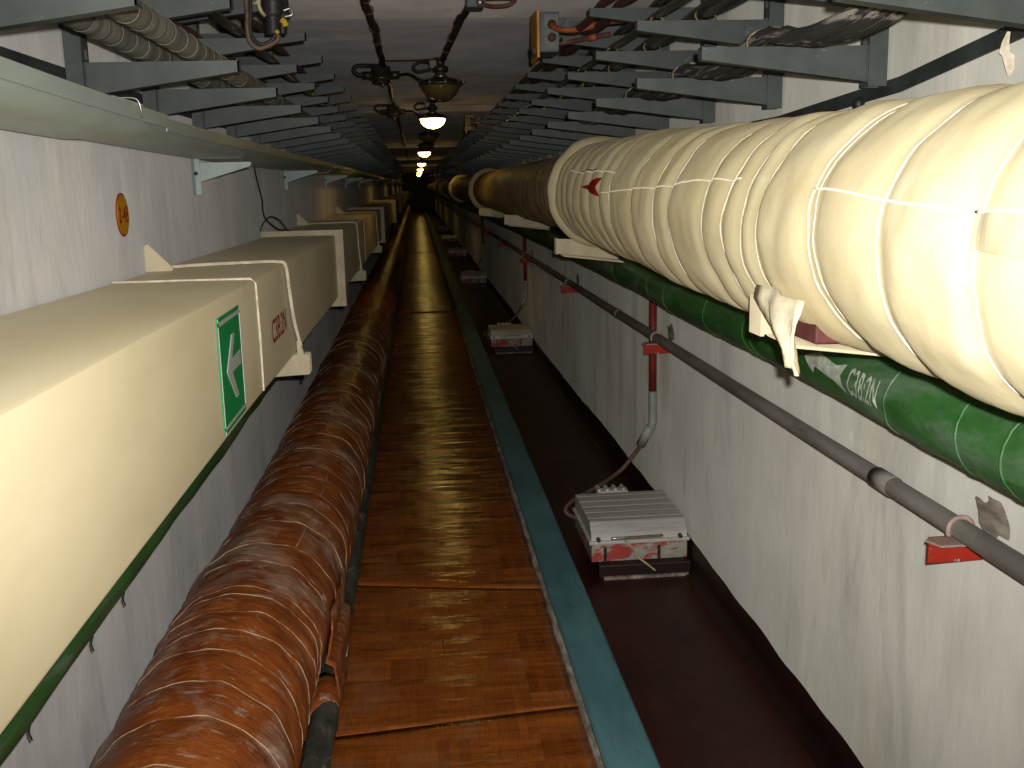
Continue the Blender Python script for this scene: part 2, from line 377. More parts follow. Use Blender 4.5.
# linoleum runner, laid in separate lengths with slightly lifted edges
def lino(y0, y1, tilt0, tilt1, label, i):
    nx = 24; rows = []; y = y0; st = .03 if y1 < 6 else .05
    ny = max(8, int((y1-y0)/(st if y0 < 13 else .25)))
    for j in range(ny+1):
        t = j/ny; row = []
        for k in range(nx+1):
            s = k/nx; x = lerp(-.395, .4365+.004*nz(2, lerp(y0, y1, t)*2, 0), s)
            yy = lerp(y0+tilt0*(s-.5), y1+tilt1*(s-.5), t)
            e = math.exp(-((yy-y0)/.05)**2)*.001
            row.append((x, yy, -1.6025+.0035*nz(x*2.2, yy*2.4, 3)+.0025*nz(x*1.4, yy*6, 1)))
        rows.append(row)
    mb = MB().grid(rows)
    o = link('linoleum_sheet', mb, W['lino'], origin=(0, y0, -1.605))
    s = o.modifiers.new('thick', 'SOLIDIFY'); s.thickness = .002; s.offset = -1
    tag(o, label, 'linoleum', 'linoleum lengths on the walkway')
lino(Y0, 2.90, 0, .10, 'parquet-print linoleum length in front, cut off by the picture\'s bottom edge', 0)
lino(2.9003, 3.99, .10, -.16, 'short parquet-print linoleum length, second from the camera', 1)
lino(3.9905, 13.2, -.16, .03, 'long glossy linoleum length wrinkled under yellow lamp reflections', 2)
lino(13.203, 25.6, .03, 0, 'linoleum length between the two dark far seams', 3)
lino(25.603, Y1, 0, 0, 'farthest linoleum length at the dark end of the walkway', 4)

# ------------------------------------------------------------------ white wrapped pipe on the right
WZ = [(-3, -.115), (1.2, -.108), (2.4, -.100), (4.2, -.062), (5.3, -.05), (9, -.06), (13, -.07), (30, -.07)]
WXC, WR = .905, .232
ties = [.22, .47, .74, .98, 1.23, 1.5, 1.75, 1.78, 2.05, 2.15, 2.28, 2.45, 2.78, 2.96, 3.24, 3.64, 3.85, 4.08, 4.31, 4.53, 4.75, 4.93]
yy = 5.55
while yy < 14: ties.append(yy); yy += random.uniform(.18, .34)
collars = [5.12, 12.95, 20.8, 28.6, 36.4]
def wr(y, a):
    d = min(abs(y-t) for t in ties)
    pinch = -.010*math.exp(-(d/.03)**2)
    bul = .004*min(d/.1, 1)
    low = max(0, -math.sin(a))*.006
    w = .007*nz(math.cos(a)*1.8, y*2.2, math.sin(a)*1.8+5)+.0042*nz(math.cos(a)*2.4, y*9, math.sin(a)*2.4)+.0034*nz(math.cos(a)*4.5, y*20, math.sin(a)*4.5)*(1 if y < 7 else .5)
    big = .010*math.exp(-((y-3.4)/1.2)**2)
    if y > 5.12: big -= .022
    low -= max(0, -math.sin(a))*.018*math.exp(-((y-1.72)/.28)**2)
    return WR+pinch+bul+low+w+big
def wpt(y, a, off=0.0):
    r = wr(y, a)+off; return (WXC+r*math.cos(a), y, curve_at(WZ, y)+r*math.sin(a))
wp = thing('insulated_pipe', 'fat cream cloth-wrapped pipe tied with string along the right wall', 'pipe', (WXC, Y0, -.35))
n = 72
for (ya, yb, m_) in ((-1.2, 5.1, 'white_wrap'), (5.121, 76, 'dirty_wrap')):
    rows = []; y = ya
    while y < yb:
        rows.append([wpt(y, 2*PI*k/n) for k in range(n)])
        y += .02 if y < 5.4 else (.05 if y < 14 else .5)
    o = link('insulation', MB().grid(rows, wrap=True), W[m_], wp)
    if m_ == 'dirty_wrap': o['label'] = 'grimy browned stretch of wrap beyond the first collar'
for t in [q for q in ties if q < 12]:
    r = .0026 if t < 5 else .002
    tr = link('string_tie', MB().ring(WXC, t, curve_at(WZ, t), 0, r, 72, 6, f=lambda y, a: wr(y, a)+.0005), W['cord'], wp)
for c in collars:
    mb = MB(); zc = curve_at(WZ, c); rows = []
    for i in range(13):
        a = PI*i/12; rr = []
        for k in range(n):
            th = 2*PI*k/n
            R = .216+(.052+.006*nz(math.cos(th)*3, c*3, math.sin(th)*3)+.004*nz(th*4, c, i*.3))*math.sin(a)
            rr.append((WXC+R*math.cos(th), c+.07-.17*i/12+.01*nz(math.cos(th)*2, 7, math.sin(th)*2), zc+R*math.sin(th)))
        rows.append(rr)
    mb.grid(rows, wrap=True)
    link('collar', mb, W['white_wrap'], wp)['label'] = 'thick padded collar round the wrapped pipe'
# lengthwise seam cords
def seam(y0, y1, z0, z1, m, r=.0022):
    pts = []
    for i in range(60):
        t = i/59; y = lerp(y0, y1, t); z = lerp(z0, z1, t)+.010*nz(y*2.2, 3, 1); zc = curve_at(WZ, y)
        a = PI-math.asin(max(-.95, min(.95, (z-zc)/WR))); pts.append(wpt(y, a, .0012))
    return link('seam_cord', MB().tube(pts, r, 6), m, wp)
seam(.2, 1.24, -.055, -.048, W['cord']); seam(1.24, 1.78, -.05, -.02, W['cord']); seam(2.2, 3.75, .0, -.042, W['cord'])
seam(3.62, 4.78, .028, .046, W['cord']); seam(3.98, 4.35, .040, .044, W['black_rubber'], .0018)
def wsurf(y, z, off): 
    zc = curve_at(WZ, y); a = PI-math.asin(max(-.98, min(.98, (z-zc)/WR))); return wpt(y, a, off)
link('painted_arrow', poly_patch([(4.18, -.021), (3.85, .014), (3.89, -.021), (3.85, -.054)],
     lambda u, v: wsurf(u, v, .005), 8), W['red_flat'], wp)['label'] = 'small red painted arrow on the wrap'
link('tape_patch', poly_patch([(1.236, -.046), (1.236, -.092), (.95, -.10), (.95, -.045)], lambda u, v: wsurf(u, v, .0025), 24), W['tape'], wp)['label'] = 'strip of yellowed tape'

# cloth end dangling from the wrap at the near support
rows = []
edge = [(-.215, 1.91, 1.15), (-.24, 1.905, 1.2), (-.26, 1.895, 1.0), (-.28, 1.875, .78), (-.295, 1.85, .56), (-.312, 1.825, .40), (-.328, 1.81, .32), (-.338, 1.80, .36), (-.344, 1.797, .42)]
for (z, yc, w) in edge:
    row = []
    for k in range(9):
        s = k/8-.5
        fold = .010*math.sin(s*9+z*30)
        xb = .690 if z > -.22 else .680
        row.append((xb-.008+fold*.8, yc+s*.185*w, z+.012*s+.006*nz(s*5, z*30, 1)))
    rows.append(row)
o = link('torn_flap', MB().grid(rows), W['cloth_flap'], wp); o['label'] = 'loose torn end of cream cloth hanging down'
s_ = o.modifiers.new('thick', 'SOLIDIFY'); s_.thickness = .005

# cream supports from the wall under the white pipe
def pipe_support(label, y, zt, first=[None]):
    if first[0] is None:
        t = thing('pipe_support', label, 'bracket', (XR, y, zt), 'cream supports under the wrapped pipe')
        mb = MB().prism([(XR, zt-.005), (.692, zt+.01), (.692, zt-.062), (XR, zt-.12)], y, y+.006, 'y')
        link('web_plate', mb, W['cream_plate'], t)
        link('bottom_flange', MB().hexa([(.70, y-.15, zt-.068), (XR, y-.15, zt-.126), (XR, y+.005, zt-.124), (.70, y+.005, zt-.066), (.70, y-.15, zt-.062), (XR, y-.15, zt-.12), (XR, y+.005, zt-.118), (.70, y+.005, zt-.060)]), W['cream_plate'], t)
        link('end_plate', MB().box(.684, .692, y-.002, y+.07, zt-.066, zt+.012), W['cream_plate'], t)
        first[0] = t; return t
    return copy_tree(first[0], (XR, y, zt), None, label)
pipe_support('cream support under the wrapped pipe, nearest, with cloth hanging over it', 2.03, -.25)
pipe_support('cream support under the wrapped pipe beside its first padded collar', 5.15, -.285)
pipe_support('cream support under the wrapped pipe just beyond the first collar', 8.2, -.25)
pipe_support('cream support under the wrapped pipe by the second, lamp-lit collar', 11.55, -.265)

ps = [o for o in bpy.data.objects if o.name == 'pipe_support'][0]
link('rusty_packing', MB().box(.745, .815, 1.89, 2.01, -.314, -.262), W['rust_block'], ps, bevel=.004)['label'] = 'reddish rusty packing block'

# ------------------------------------------------------------------ green pipe, right
GX, GZ, GR = 1.058, -.475, .085
def gz(y): return GZ+.05*(1-math.exp(-max(0, y-2.0)/3))+.012*nz(1, y*.9, 2)
def gr(y, a): return GR+.004*nz(math.cos(a)*2, y*3.2, math.sin(a)*2+9)+.0025*nz(math.cos(a)*5, y*10, math.sin(a)*5)
def gpt(y, a, off=0.0):
    r = gr(y, a)+off; return (GX+r*math.cos(a), y, gz(y)+r*math.sin(a))
gp = thing('green_pipe', 'green painted pipe with white arrow under the cream wrapped pipe', 'pipe', (GX, Y0, GZ-GR))
rows = []; y = -1.2
while y < 76:
    rows.append([gpt(y, 2*PI*k/40) for k in range(40)]); y += .03 if y < 8 else .5
link('pipe_body', MB().grid(rows, wrap=True), W['green'], gp)
for t in (1.35, 1.42, 1.62, 1.78, 2.08, 2.72, 2.98, 3.05, 3.5, 4.1, 4.4, 5.2):
    link('wrap_band', MB().ring(GX, t, gz(t), 0, .004, 40, 6, f=lambda y, a: gr(y, a)-.0015), W['green'], gp)
def gsurf(y, z, off=.0025):   # z measured along the arc from the level of the axis, on the side that faces the walkway
    return gpt(y, PI-z/GR, off)
link('painted_arrow', poly_patch([(2.535, .026), (2.455, .050), (2.462, .035), (2.335, .040), (2.285, .052), (2.305, .022), (2.275, -.014), (2.335, .002), (2.462, .013), (2.475, -.006)],
     lambda u, v: gsurf(u, v-.012), 4), W['white_paint'], gp)['label'] = 'white stencilled arrow'
link('lettering', text_mesh('C3B:2N', .05, lambda u, v: gsurf(2.262-.150*u, -.024+.064*v)), W['white_paint'], gp)['label'] = 'white stencilled code'

# ------------------------------------------------------------------ grey conduit on red brackets, right wall
PX, PZ, PR = 1.088, -.72, .0225
cp = thing('wall_conduit', 'long grey steel pipe clamped along the right wall below the green pipe', 'pipe', (PX, Y0, PZ))
pts = [(PX+.004*nz(1, y*.5, 0), y, PZ+.006*nz(4, y*.45, 1)) for y in [-1.2+.4*i for i in range(190)]]
link('pipe_body', MB().tube(pts, PR, 18), W['grey_pipe'], cp)
for yc in (2.25, 5.6, 8.8): link('coupling', MB().tube([(PX, yc, PZ), (PX, yc+.09, PZ)], PR+.003, 18), W['grey_pipe'], cp)
def pbracket(label, y):
    if not hasattr(pbracket, 'src'):
        t = thing('pipe_bracket', label, 'bracket', (XR, y, PZ-PR-.06), 'red pipe brackets on the right wall')
        zt = PZ-PR-.001
        link('angle_leg', MB().box(1.035, XR, y, y+.005, zt-.056, zt), W['red'], t)
        link('top_plate', MB().prism([(XR, y), (1.035, y), (1.022, y-.012), (1.035, y-.05), (XR, y-.05)], zt-.005, zt, 'z'), W['pink_ring'], t)
        link('clamp', MB().ring(PX, y-.025, PZ, PR+.004, .0055, 24, 8, a0=-.5, a1=PI+.5), W['pink_ring'], t)
        rows = []
        for i in range(13):
            rw = []
            for j in range(13):
                u, v = i/6-1, j/6-1; rr = math.sqrt(u*u+v*v)*(1+.5*nz(u*2, v*2, 4))
                hgt = max(0, 1-rr*1.15)**.5*(.006+.008*nz(u*6, v*6, 1)); rw.append((XR+.002-max(0, hgt), y-.02+u*.085, PZ+.02+v*.05))
            rows.append(rw)
        mb = MB().grid(rows)
        link('mortar_patch', mb, W['dust'], t)['label'] = 'rough patch of chipped mortar'
        pbracket.src = t; return t
    return copy_tree(pbracket.src, (XR, y, PZ-PR-.06), None, label)
for y, l in ((1.97, 'red and white pipe bracket nearest the camera on the right wall'),
             (4.72, 'red pipe bracket crossing the maroon riser above the nearest aluminium box'),
             (7.55, 'red pipe bracket on bare wall between the two nearest risers'),
             (10.6, 'red pipe bracket by the second riser, dim in the shade'),
             (13.48, 'red pipe bracket just beyond the second riser, faint'),
             (16.4, 'farthest visible red pipe bracket, almost lost in the dark')):
    pbracket(l, y)

# ------------------------------------------------------------------ aluminium boxes in the channel and the risers that feed them
FZ = -1.71
def alu_box(label, y):
    if not hasattr(alu_box, 'src'):
        t = thing('equipment_box', label, 'box', (.93, y, FZ), 'aluminium boxes in the side channel')
        x0, x1, yb = .70, 1.135, y+.49
        link('plinth', MB().box(x0+.03, x1+.01, y-.035, yb-.02, FZ-.004, FZ+.062), W['paint_edge'], t, bevel=.008)
        link('dust_ledge', MB().box(x0+.05, x1-.005, y-.055, y-.035, FZ-.004, FZ+.012), W['dust'], t, bevel=.004)
        link('body', MB().box(x0+.005, x1, y+.005, yb, FZ+.062, FZ+.145), W['alu_body'], t, bevel=.006)
        link('rim', MB().box(x0-.006, x1+.008, y-.006, yb+.01, FZ+.145, FZ+.160), W['alu'], t, bevel=.003)
        lid = MB()
        z0, z1 = FZ+.160, FZ+.232
        prof = [(y+.012, z0), (y+.012, z0+.022), (y+.055, z1-.004), (y+.062, z1)]
        ys = [y+.062]; 
        for k in range(5):
            a = y+.062+(yb-y-.075)*(k+.5)/5; prof += [(a-.003, z1), (a-.0015, z1-.002), (a+.0015, z1-.002), (a+.003, z1)]
        prof += [(yb-.012, z1), (yb-.004, z1-.01), (yb-.004, z0)]
        lid.prism(prof, x0+.006, x1-.002, 'x')
        lid_o = link('lid', lid, W['alu'], t)
        hd = MB().tube(smooth_path([(x0+.10, y-.006, FZ+.172), (x0+.11, y-.016, FZ+.176), (x0+.30, y-.016, FZ+.178), (x0+.31, y-.006, FZ+.176)], 6), .006, 8)
        link('handle', hd, W['bright_metal'], lid_o)
        for bx in (x0+.035, x1-.035):
            link('bolt', MB().tube([(bx, y-.012, FZ+.168), (bx, y+.014, FZ+.168)], .009, 10), W['lamp_metal'], lid_o)
        tb = MB().box(x0+.12, x0+.27, yb+.010, yb+.075, FZ+.12, FZ+.232)
        for k in range(4): tb.box(x0+.118+.04*k, x0+.135+.04*k, yb+.004, yb+.08, FZ+.225, FZ+.246)
        link('terminal_block', tb, W['alu'], t, bevel=.004)
        for lx in (x0+.06, x0+.30):
            link('strap', MB().box(lx, lx+.012, y-.001, y+.006, FZ+.055, FZ+.128), W['black_rubber'], t)
        link('ground_wire', MB().tube(smooth_path([(x0+.15, y-.01, FZ+.165), (x0+.18, y-.03, FZ+.13), (x0+.20, y-.035, FZ+.095), (x0+.235, y-.06, FZ+.07), (x0+.27, y-.085, FZ+.045)], 6), .0045, 8), W['wire_pale'], t)
        alu_box.src = t; return t
    return copy_tree(alu_box.src, (.93, y, FZ), None, label)
BY = [4.28, 10.5, 17.6, 24.5, 31.0, 38.0]
for y, l in zip(BY, ('aluminium box with smeared red paint, nearest in the dark side channel', 'second aluminium box along the dark side channel', 'third aluminium box along the dark side channel',
                     'fourth aluminium box along the side channel, barely lit', 'fifth aluminium box along the side channel, very faint', 'farthest aluminium box in the side channel')):
    alu_box(l, y)
def riser(label, y):
    if not hasattr(riser, 'src'):
        t = thing('riser_conduit', label, 'conduit', (1.13, y, FZ), 'maroon risers on the right wall')
        x = 1.128
        link('upper_pipe', MB().tube([(x, y, -.545), (x, y, -1.03)], .019, 14), W['red_pipe'], t)
        link('lower_pipe', MB().tube(smooth_path([(x, y, -1.025), (x, y, -1.17), (x-.008, y+.01, -1.22)], 6), .0195, 14), W['pale_pipe'], t)['label'] = 'pale unpainted lower length'
        link('coupling', MB().tube([(x-.008, y+.01, -1.21), (x-.045, y+.06, -1.31)], .024, 14), W['pale_pipe'], t)
        cab = smooth_path([(x-.04, y+.05, -1.30), (x-.075, y+.09, -1.37), (x-.15, y+.08, -1.45), (x-.29, y-.02, -1.50), (x-.42, y-.15, -1.515), (x-.475, y-.22, -1.54), (x-.46, y-.24, -1.565), (x-.41, y-.28, -1.575)], 8)
        link('flexible_cable', MB().tube(cab, .0105, 10), W['brown_cable'], t)
        riser.src = t; return t
    return copy_tree(riser.src, (1.13, y, FZ), None, label)
for y, l in ((4.95, 'maroon and pale riser conduit with brown cable feeding the nearest aluminium box'), (11.05, 'second maroon riser conduit, feeding the second aluminium box'),
             (18.3, 'third riser conduit along the right wall, faint in the dark')):
    riser(l, y)

# ------------------------------------------------------------------ cream duct, left
DX = -.478
def dtop(y): return curve_at([(-2, -.238), (1.5, -.243), (3.5, -.258), (6, -.268), (14, -.29), (40, -.30)], y)
def dbot(y): return curve_at([(-2, -.585), (1.2, -.588), (2.6, -.592), (4.2, -.615), (6, -.632), (9, -.655), (14, -.68), (40, -.70)], y)
dt = thing('air_duct', 'cream rectangular sheet-metal duct along the left wall', 'duct', (-.69, Y0, -.6))
flY = [-1.9, 6.1, 13.9, 21.8, 29.6, 37.5]
edges = flY + [76]
for i in range(len(flY)):
    rows = []; y = flY[i]
    if i == 0: y = -1.0
    while y <= edges[i+1]+.001:
        zt, zb = dtop(y), dbot(y); b = .012; sag = .004*nz(2, y*1.5, 3); w2 = .003*nz(6, y*2, 3)
        rows.append([(XL+.02, y, zt), (-.69, y, zt+.002+w2), (DX-b, y, zt+sag*.4), (DX-b*.3, y, zt-b*.3), (DX, y, zt-b), (DX+sag*.6, y, (zt+zb)/2), (DX, y, zb+b), (DX-b*.3, y, zb+b*.3), (DX-b, y, zb), (XL+.02, y, zb)])
        if y >= edges[i+1]: break
        y = min(y+(.13 if y < 14 else .6), edges[i+1])
    mb = MB().grid(rows, wrap=True)
    for f in (0, -1):
        m = len(rows[0]); base = 0 if f == 0 else (len(rows)-1)*m; mb.f.append(tuple(range(base, base+m))); mb.sm.append(False)
    o = link('duct_section', mb, W['cream'], dt)
    mod = o.modifiers.new('ws', 'EDGE_SPLIT'); mod.split_angle = math.radians(40)
def frame(mb, y0, y1, x0, x1, z0, z1, t):
    """hollow rectangular flange"""
    mb.box(x0, x1, y0, y1, z1-t, z1); mb.box(x0, x1, y0, y1, z0, z0+t); mb.box(x0, x0+t, y0, y1, z0+t, z1-t); mb.box(x1-t, x1, y0, y1, z0+t, z1-t)
for i, y in enumerate(flY[1:]):
    mb = MB(); frame(mb, y, y+.035, XL+.004, DX+.045, dbot(y)-.048, dtop(y)+.03, .058)
    for k in range(6):
        mb.tube([(XL+.06+k*.08, y-.006, dtop(y)+.014), (XL+.06+k*.08, y+.002, dtop(y)+.014)], .006, 8)
        mb.tube([(DX+.024, y-.006, dbot(y)+.0+k*.072), (DX+.024, y+.002, dbot(y)+.0+k*.072)], .006, 8)
    link('flange', mb, W['cream_plate'], dt)
# standing seam of the near section
for ys in (3.07, 9.4):
    mb = MB().tube([(XL+.02, ys-.004, dtop(ys)+.004), (DX-.012, ys, dtop(ys)+.003), (DX+.0015, ys, dtop(ys)-.012), (DX+.003, ys+.01, (dtop(ys)+dbot(ys))/2), (DX+.001, ys+.015, dbot(ys)+.008)], .0032, 6)
    link('seam', mb, W['cord'], dt)
link('lettering', text_mesh('C3B:2N', .06, lambda u, v: (DX+.0045, 3.32+.36*u, -.487+.078*v), 0), W['red_flat'], dt)['label'] = 'red stencilled code'
# green direction sign stuck on the duct
sg = thing('direction_sign', 'green sign with white arrow stuck on the cream duct', 'sign', (DX, 2.445, -.57))
a0, a1, b0, b1 = 2.445, 2.742, -.572, -.294
link('panel', MB().box(DX+.0015, DX+.005, a0, a1, b0, b1), W['sign_green'], sg)
mb = MB()
for (u0, u1, v0, v1) in ((.0, 1, .93, .965), (0, 1, .035, .06), (.0, .013, .0, 1), (.987, 1.0, .03, .97)):
    mb.box(DX+.004, DX+.0062, lerp(a0, a1, u0), lerp(a0, a1, u1), lerp(b0, b1, v0), lerp(b0, b1, v1))
link('border', mb, W['sign_white'], sg)
AR = [(.24, .50), (.55, .79), (.68, .79), (.48, .575), (.90, .60), (.90, .47), (.47, .462), (.70, .21), (.57, .21)]
link('arrow', MB().prism([(lerp(a0, a1, u), lerp(b0, b1, v)) for u, v in AR], DX+.004, DX+.0064, 'x'), W['sign_white'], sg)
# brackets carrying the duct, with wall gusset, and the white cord tied over the duct
def duct_bracket(label, y):
    t = thing('duct_bracket', label, 'bracket', (XL, y, dbot(y)-.09), 'cream brackets under the duct')
    zb = dbot(y)-.004
    am = link('arm', MB().prism([(XL, zb-.10), (XL, zb), (-.432, zb+.0), (-.428, zb-.008), (-.428, zb-.072), (-.434, zb-.078), (-.50, zb-.08)], y-.02, y+.05, 'y'), W['cream_plate'], t, bevel=.004)
    link('end_stop', MB().prism([(-.474, zb-.002), (-.474, zb+.05), (-.466, zb+.055), (-.450, zb+.0)], y-.012, y+.012, 'y'), W['cream_plate'], am)
    link('hook_bolt', MB().tube([(-.452, y+.01, zb-.10), (-.452, y+.01, zb+.004)], .005, 8), W['bright_metal'], am)
    zt = dtop(y)
    link('gusset', MB().prism([(XL, zt-.0), (XL, zt+.085), (XL+.012, zt+.09), (XL+.085, zt+.012), (XL+.085, zt+.002)], y-.42, y-.408, 'y'), W['cream_plate'], t)
    return t
def tie(label, y):
    zb, zt = dbot(y), dtop(y)
    p = [(XL+.07, y-.36, zt+.010), (-.75, y-.30, zt+.010), (-.6, y-.25, zt+.010), (DX-.02, y-.225, zt+.008), (DX+.007, y-.22, zt-.008), (DX+.010, y-.18, zt-.10), (DX+.011, y-.11, lerp(zt, zb, .6)), (DX+.013, y-.02, zb+.06), (DX+.017, y+.0, zb+.025)]
    mb = MB().tube(smooth_path(p, 6), .005, 8)
    p2 = [(q[0]+.001, q[1]+.011+.003*math.sin(i), q[2]) for i, q in enumerate(p)]
    mb.tube(smooth_path(p2, 6), .004, 8)
    tag(link('tie_cord', mb, W['cord'], origin=(DX, y, zb)), label, 'cord', 'white cords tying the duct down')
for y, l, l2 in ((3.95, 'cream bracket under the duct just before its first flange', 'white cord over the duct just behind the red lettering'),
                 (8.4, 'cream bracket under the duct beyond its first flange', 'white cord over the duct beyond its first flange'),
                 (12.3, 'third cream bracket under the duct, in the dark', 'white cord over the duct, farthest visible one')):
    duct_bracket(l, y); tie(l2, y)

# green pipe behind the duct
mb = MB(); rows = []; y = -1.2
while y < 76:
    rows.append([(-.808+(.068+.007*nz(y*3.5, k*.5, 1))*math.cos(2*PI*k/24), y, -.925+.008*nz(2, y*1.2, 5)+(.066+.010*nz(y*4.5, math.cos(2*PI*k/24)*2, math.sin(2*PI*k/24)*2))*math.sin(2*PI*k/24)) for k in range(24)])
    y += .04 if y < 8 else .5
g2 = thing('green_pipe', 'green wrapped pipe half hidden below the cream duct', 'pipe', (-.808, Y0, -1.0))
link('pipe_body', mb.grid(rows, wrap=True), W['green'], g2)
mb = MB()
for y in (1.95, 2.35, 2.62, 1.6): 
    link('string_end', MB().tube(smooth_path([(-.80, y, -.985), (-.795, y+.004, -1.01), (-.80, y-.002, -1.035), (-.797, y, -1.055)], 4), .002, 6), W['black_rubber'], g2)

# ------------------------------------------------------------------ brown wrapped pipe and the black pipe beside it
BXC, BZC, BR = -.512, -1.328, .222
bties = []; yy = .6
while yy < 14: bties.append(yy); yy += random.choice((.05, .12, .16, .2, .22))
def br(y, a):
    d = min(abs(y-t) for t in bties)
    return BR-.006*math.exp(-(d/.02)**2)+.006*nz(math.cos(a)*2, y*2.6, math.sin(a)*2)+.007*nz(math.cos(a)*3.2, y*8, math.sin(a)*3.2+4)+.005*nz(math.cos(a)*5, y*22, math.sin(a)*5+2)+.010*math.exp(-((y-3.0)/.35)**2)*max(0, math.cos(a+.3))
def bxc(y): return curve_at([(-1, -.575), (2.7, -.558), (4.2, -.516), (76, -.512)], y)
bp = thing('insulated_pipe', 'fat brown plastic-wrapped pipe lying along the walkway', 'pipe', (BXC, Y0, BZC-BR))
rows = []; y = -1.0; n = 64
while y < 76:
    rows.append([(bxc(y)+br(y, 2*PI*k/n)*math.cos(2*PI*k/n), y, BZC+br(y, 2*PI*k/n)*math.sin(2*PI*k/n)) for k in range(n)])
    y += .02 if y < 6 else (.05 if y < 14 else .5)
link('insulation', MB().grid(rows, wrap=True), W['brown_wrap'], bp)
for t in [q for q in bties if q < 10]:
    sk = random.uniform(-.03, .03)
    pts = []
    for i in range(64):
        a = 2*PI*i/64; y = t+sk*math.cos(a)+.008*nz(a, t*5, 1); r = br(y, a)+.0006; pts.append((bxc(y)+r*math.cos(a), y, BZC+r*math.sin(a)))
    link('string_tie', MB().tube(pts, .0015, 6, closed=True), W['brown_string'], bp)
pts = [(bxc(y)+(br(y, 1.05)+.001)*math.cos(1.05+.05*math.sin(y*3)), y, BZC+(br(y, 1.05)+.001)*math.sin(1.05+.05*math.sin(y*3))) for y in [3.25+.03*i for i in range(30)]]
link('seam_cord', MB().tube(pts, .0018, 6), W['brown_string'], bp)
# flap of wrap that runs down over the black pipe
rows = []
for i in range(15):
    y = 2.98+.035*i; w = math.sin(PI*(i+.5)/15)**.5; row = []
    for k in range(11):
        a = lerp(.15, -1.25, k/10)
        if k < 5: r = br(y, a)+.012+.004*nz(k, y*9, 0); p = (bxc(y)+r*math.cos(a), y, BZC+r*math.sin(a))
        else:
            s = (k-5)/5; p = (lerp(bxc(y)+.245, -.300, s)+.008*nz(k, y*11, 2), y, lerp(BZC-.11, -1.585+.05*(1-w), s**.8))
        row.append(p)
    rows.append(row)
o = link('torn_flap', MB().grid(rows), W['brown_wrap'], bp); o['label'] = 'loose flap of dusty brown wrap'
o.modifiers.new('t', 'SOLIDIFY').thickness = .006
kp = thing('floor_pipe', 'thin grimy black pipe on the floor beside the brown wrapped pipe', 'pipe', (-.345, Y0, -1.602))
rows = []; y = -1.0
while y < 76:
    rows.append([(-.338+.005*nz(1, y*.8, 0)+(.041+.004*nz(k*.7, y*9, 3))*math.cos(2*PI*k/18), y, -1.558+(.041+.004*nz(k*.7, y*9, 3))*math.sin(2*PI*k/18)) for k in range(18)])
    y += .03 if y < 7 else .5
link('pipe_body', MB().grid(rows, wrap=True), W['black_pipe'], kp)
link('joint_lump', MB().tube([(-.345, 2.9, -1.56), (-.345, 2.95, -1.558), (-.343, 3.05, -1.556), (-.345, 3.12, -1.56)], lambda i: (.04, .05, .052, .041)[i], 16), W['brown_wrap'], kp)
link('scrap_of_wrap', MB().grid([[(-.305, 3.25+.02*i, -1.59+.02*k+.006*nz(i, k, 2)) if k < 3 else (-.29+.01*nz(i, k, 7), 3.25+.02*i, -1.53) for k in range(4)] for i in range(6)]), W['dust'], kp).modifiers.new('t', 'SOLIDIFY').thickness = .004

# ------------------------------------------------------------------ trough on the left wall
tr = thing('cable_trough', 'pale grey-green metal trough running along the left wall', 'trough', (-.76, Y0, .15))
def tz(y): return curve_at([(-1, .246), (3.4, .182), (76, .182)], y)
def tb_(y): return curve_at([(-1, .170), (5.5, .121), (76, .121)], y)
def ysteps(y0, y1):
    out = [y0]; y = y0
    while y < y1-.001:
        y = min(y1, y+(.2 if y < 6 else 2)); out.append(y)
    return out
def trough_sec(y0, y1, g):
    rows = []
    for y in ysteps(y0, y1):
        b, t_ = tb_(y), tz(y)
        rows.append([(-.865, y, b-g), (-.705, y, b-g), (-.685, y, b+.005-g), (-.671, y, b+.017-g), (-.664+g, y, b+.034), (-.664+g, y, t_+g-.006), (-.672, y, t_+g), (-.865, y, t_+g)])
    mb = MB().grid(rows, True, wrap=True); m = 8; q_ = (len(rows)-1)*m
    mb.f += [tuple(range(m)), tuple(range(q_, q_+m))]; mb.sm += [False, False]
    o = link('trough_length', mb, W['trough'], tr); es = o.modifiers.new('es', 'EDGE_SPLIT'); es.split_angle = math.radians(38); return o
trough_sec(-1.0, 2.72, .007); trough_sec(2.70, 8.5, 0); trough_sec(8.47, 14.2, .003); trough_sec(14.2, 25, 0); trough_sec(25, 76, .003)
def lid(y0, y1, g):
    rows = []
    for y in ysteps(y0, y1):
        t_ = tz(y)+g; rows.append([(-.868, y, t_+.002), (-.868, y, t_+.008), (-.657+g, y, t_+.008), (-.657+g, y, t_-.026), (-.6605+g, y, t_-.026), (-.6605+g, y, t_+.002)])
    mb = MB().grid(rows, False, wrap=True); m = 6; q_ = (len(rows)-1)*m
    mb.f += [tuple(range(m)), tuple(range(q_, q_+m))]; mb.sm += [False, False]
    link('lid', mb, W['trough'], tr)
lid(-1.0, 2.92, .008); lid(2.92, 8.7, .001); lid(8.7, 14.4, .004); lid(14.4, 25, .001); lid(25, 76, .003)
link('tie_wire', MB().tube(smooth_path([(-.72, 2.58, .216), (-.652, 2.59, .218), (-.640, 2.595, .190), (-.642, 2.60, .172)], 6), .002, 6), W['bright_metal'], tr)
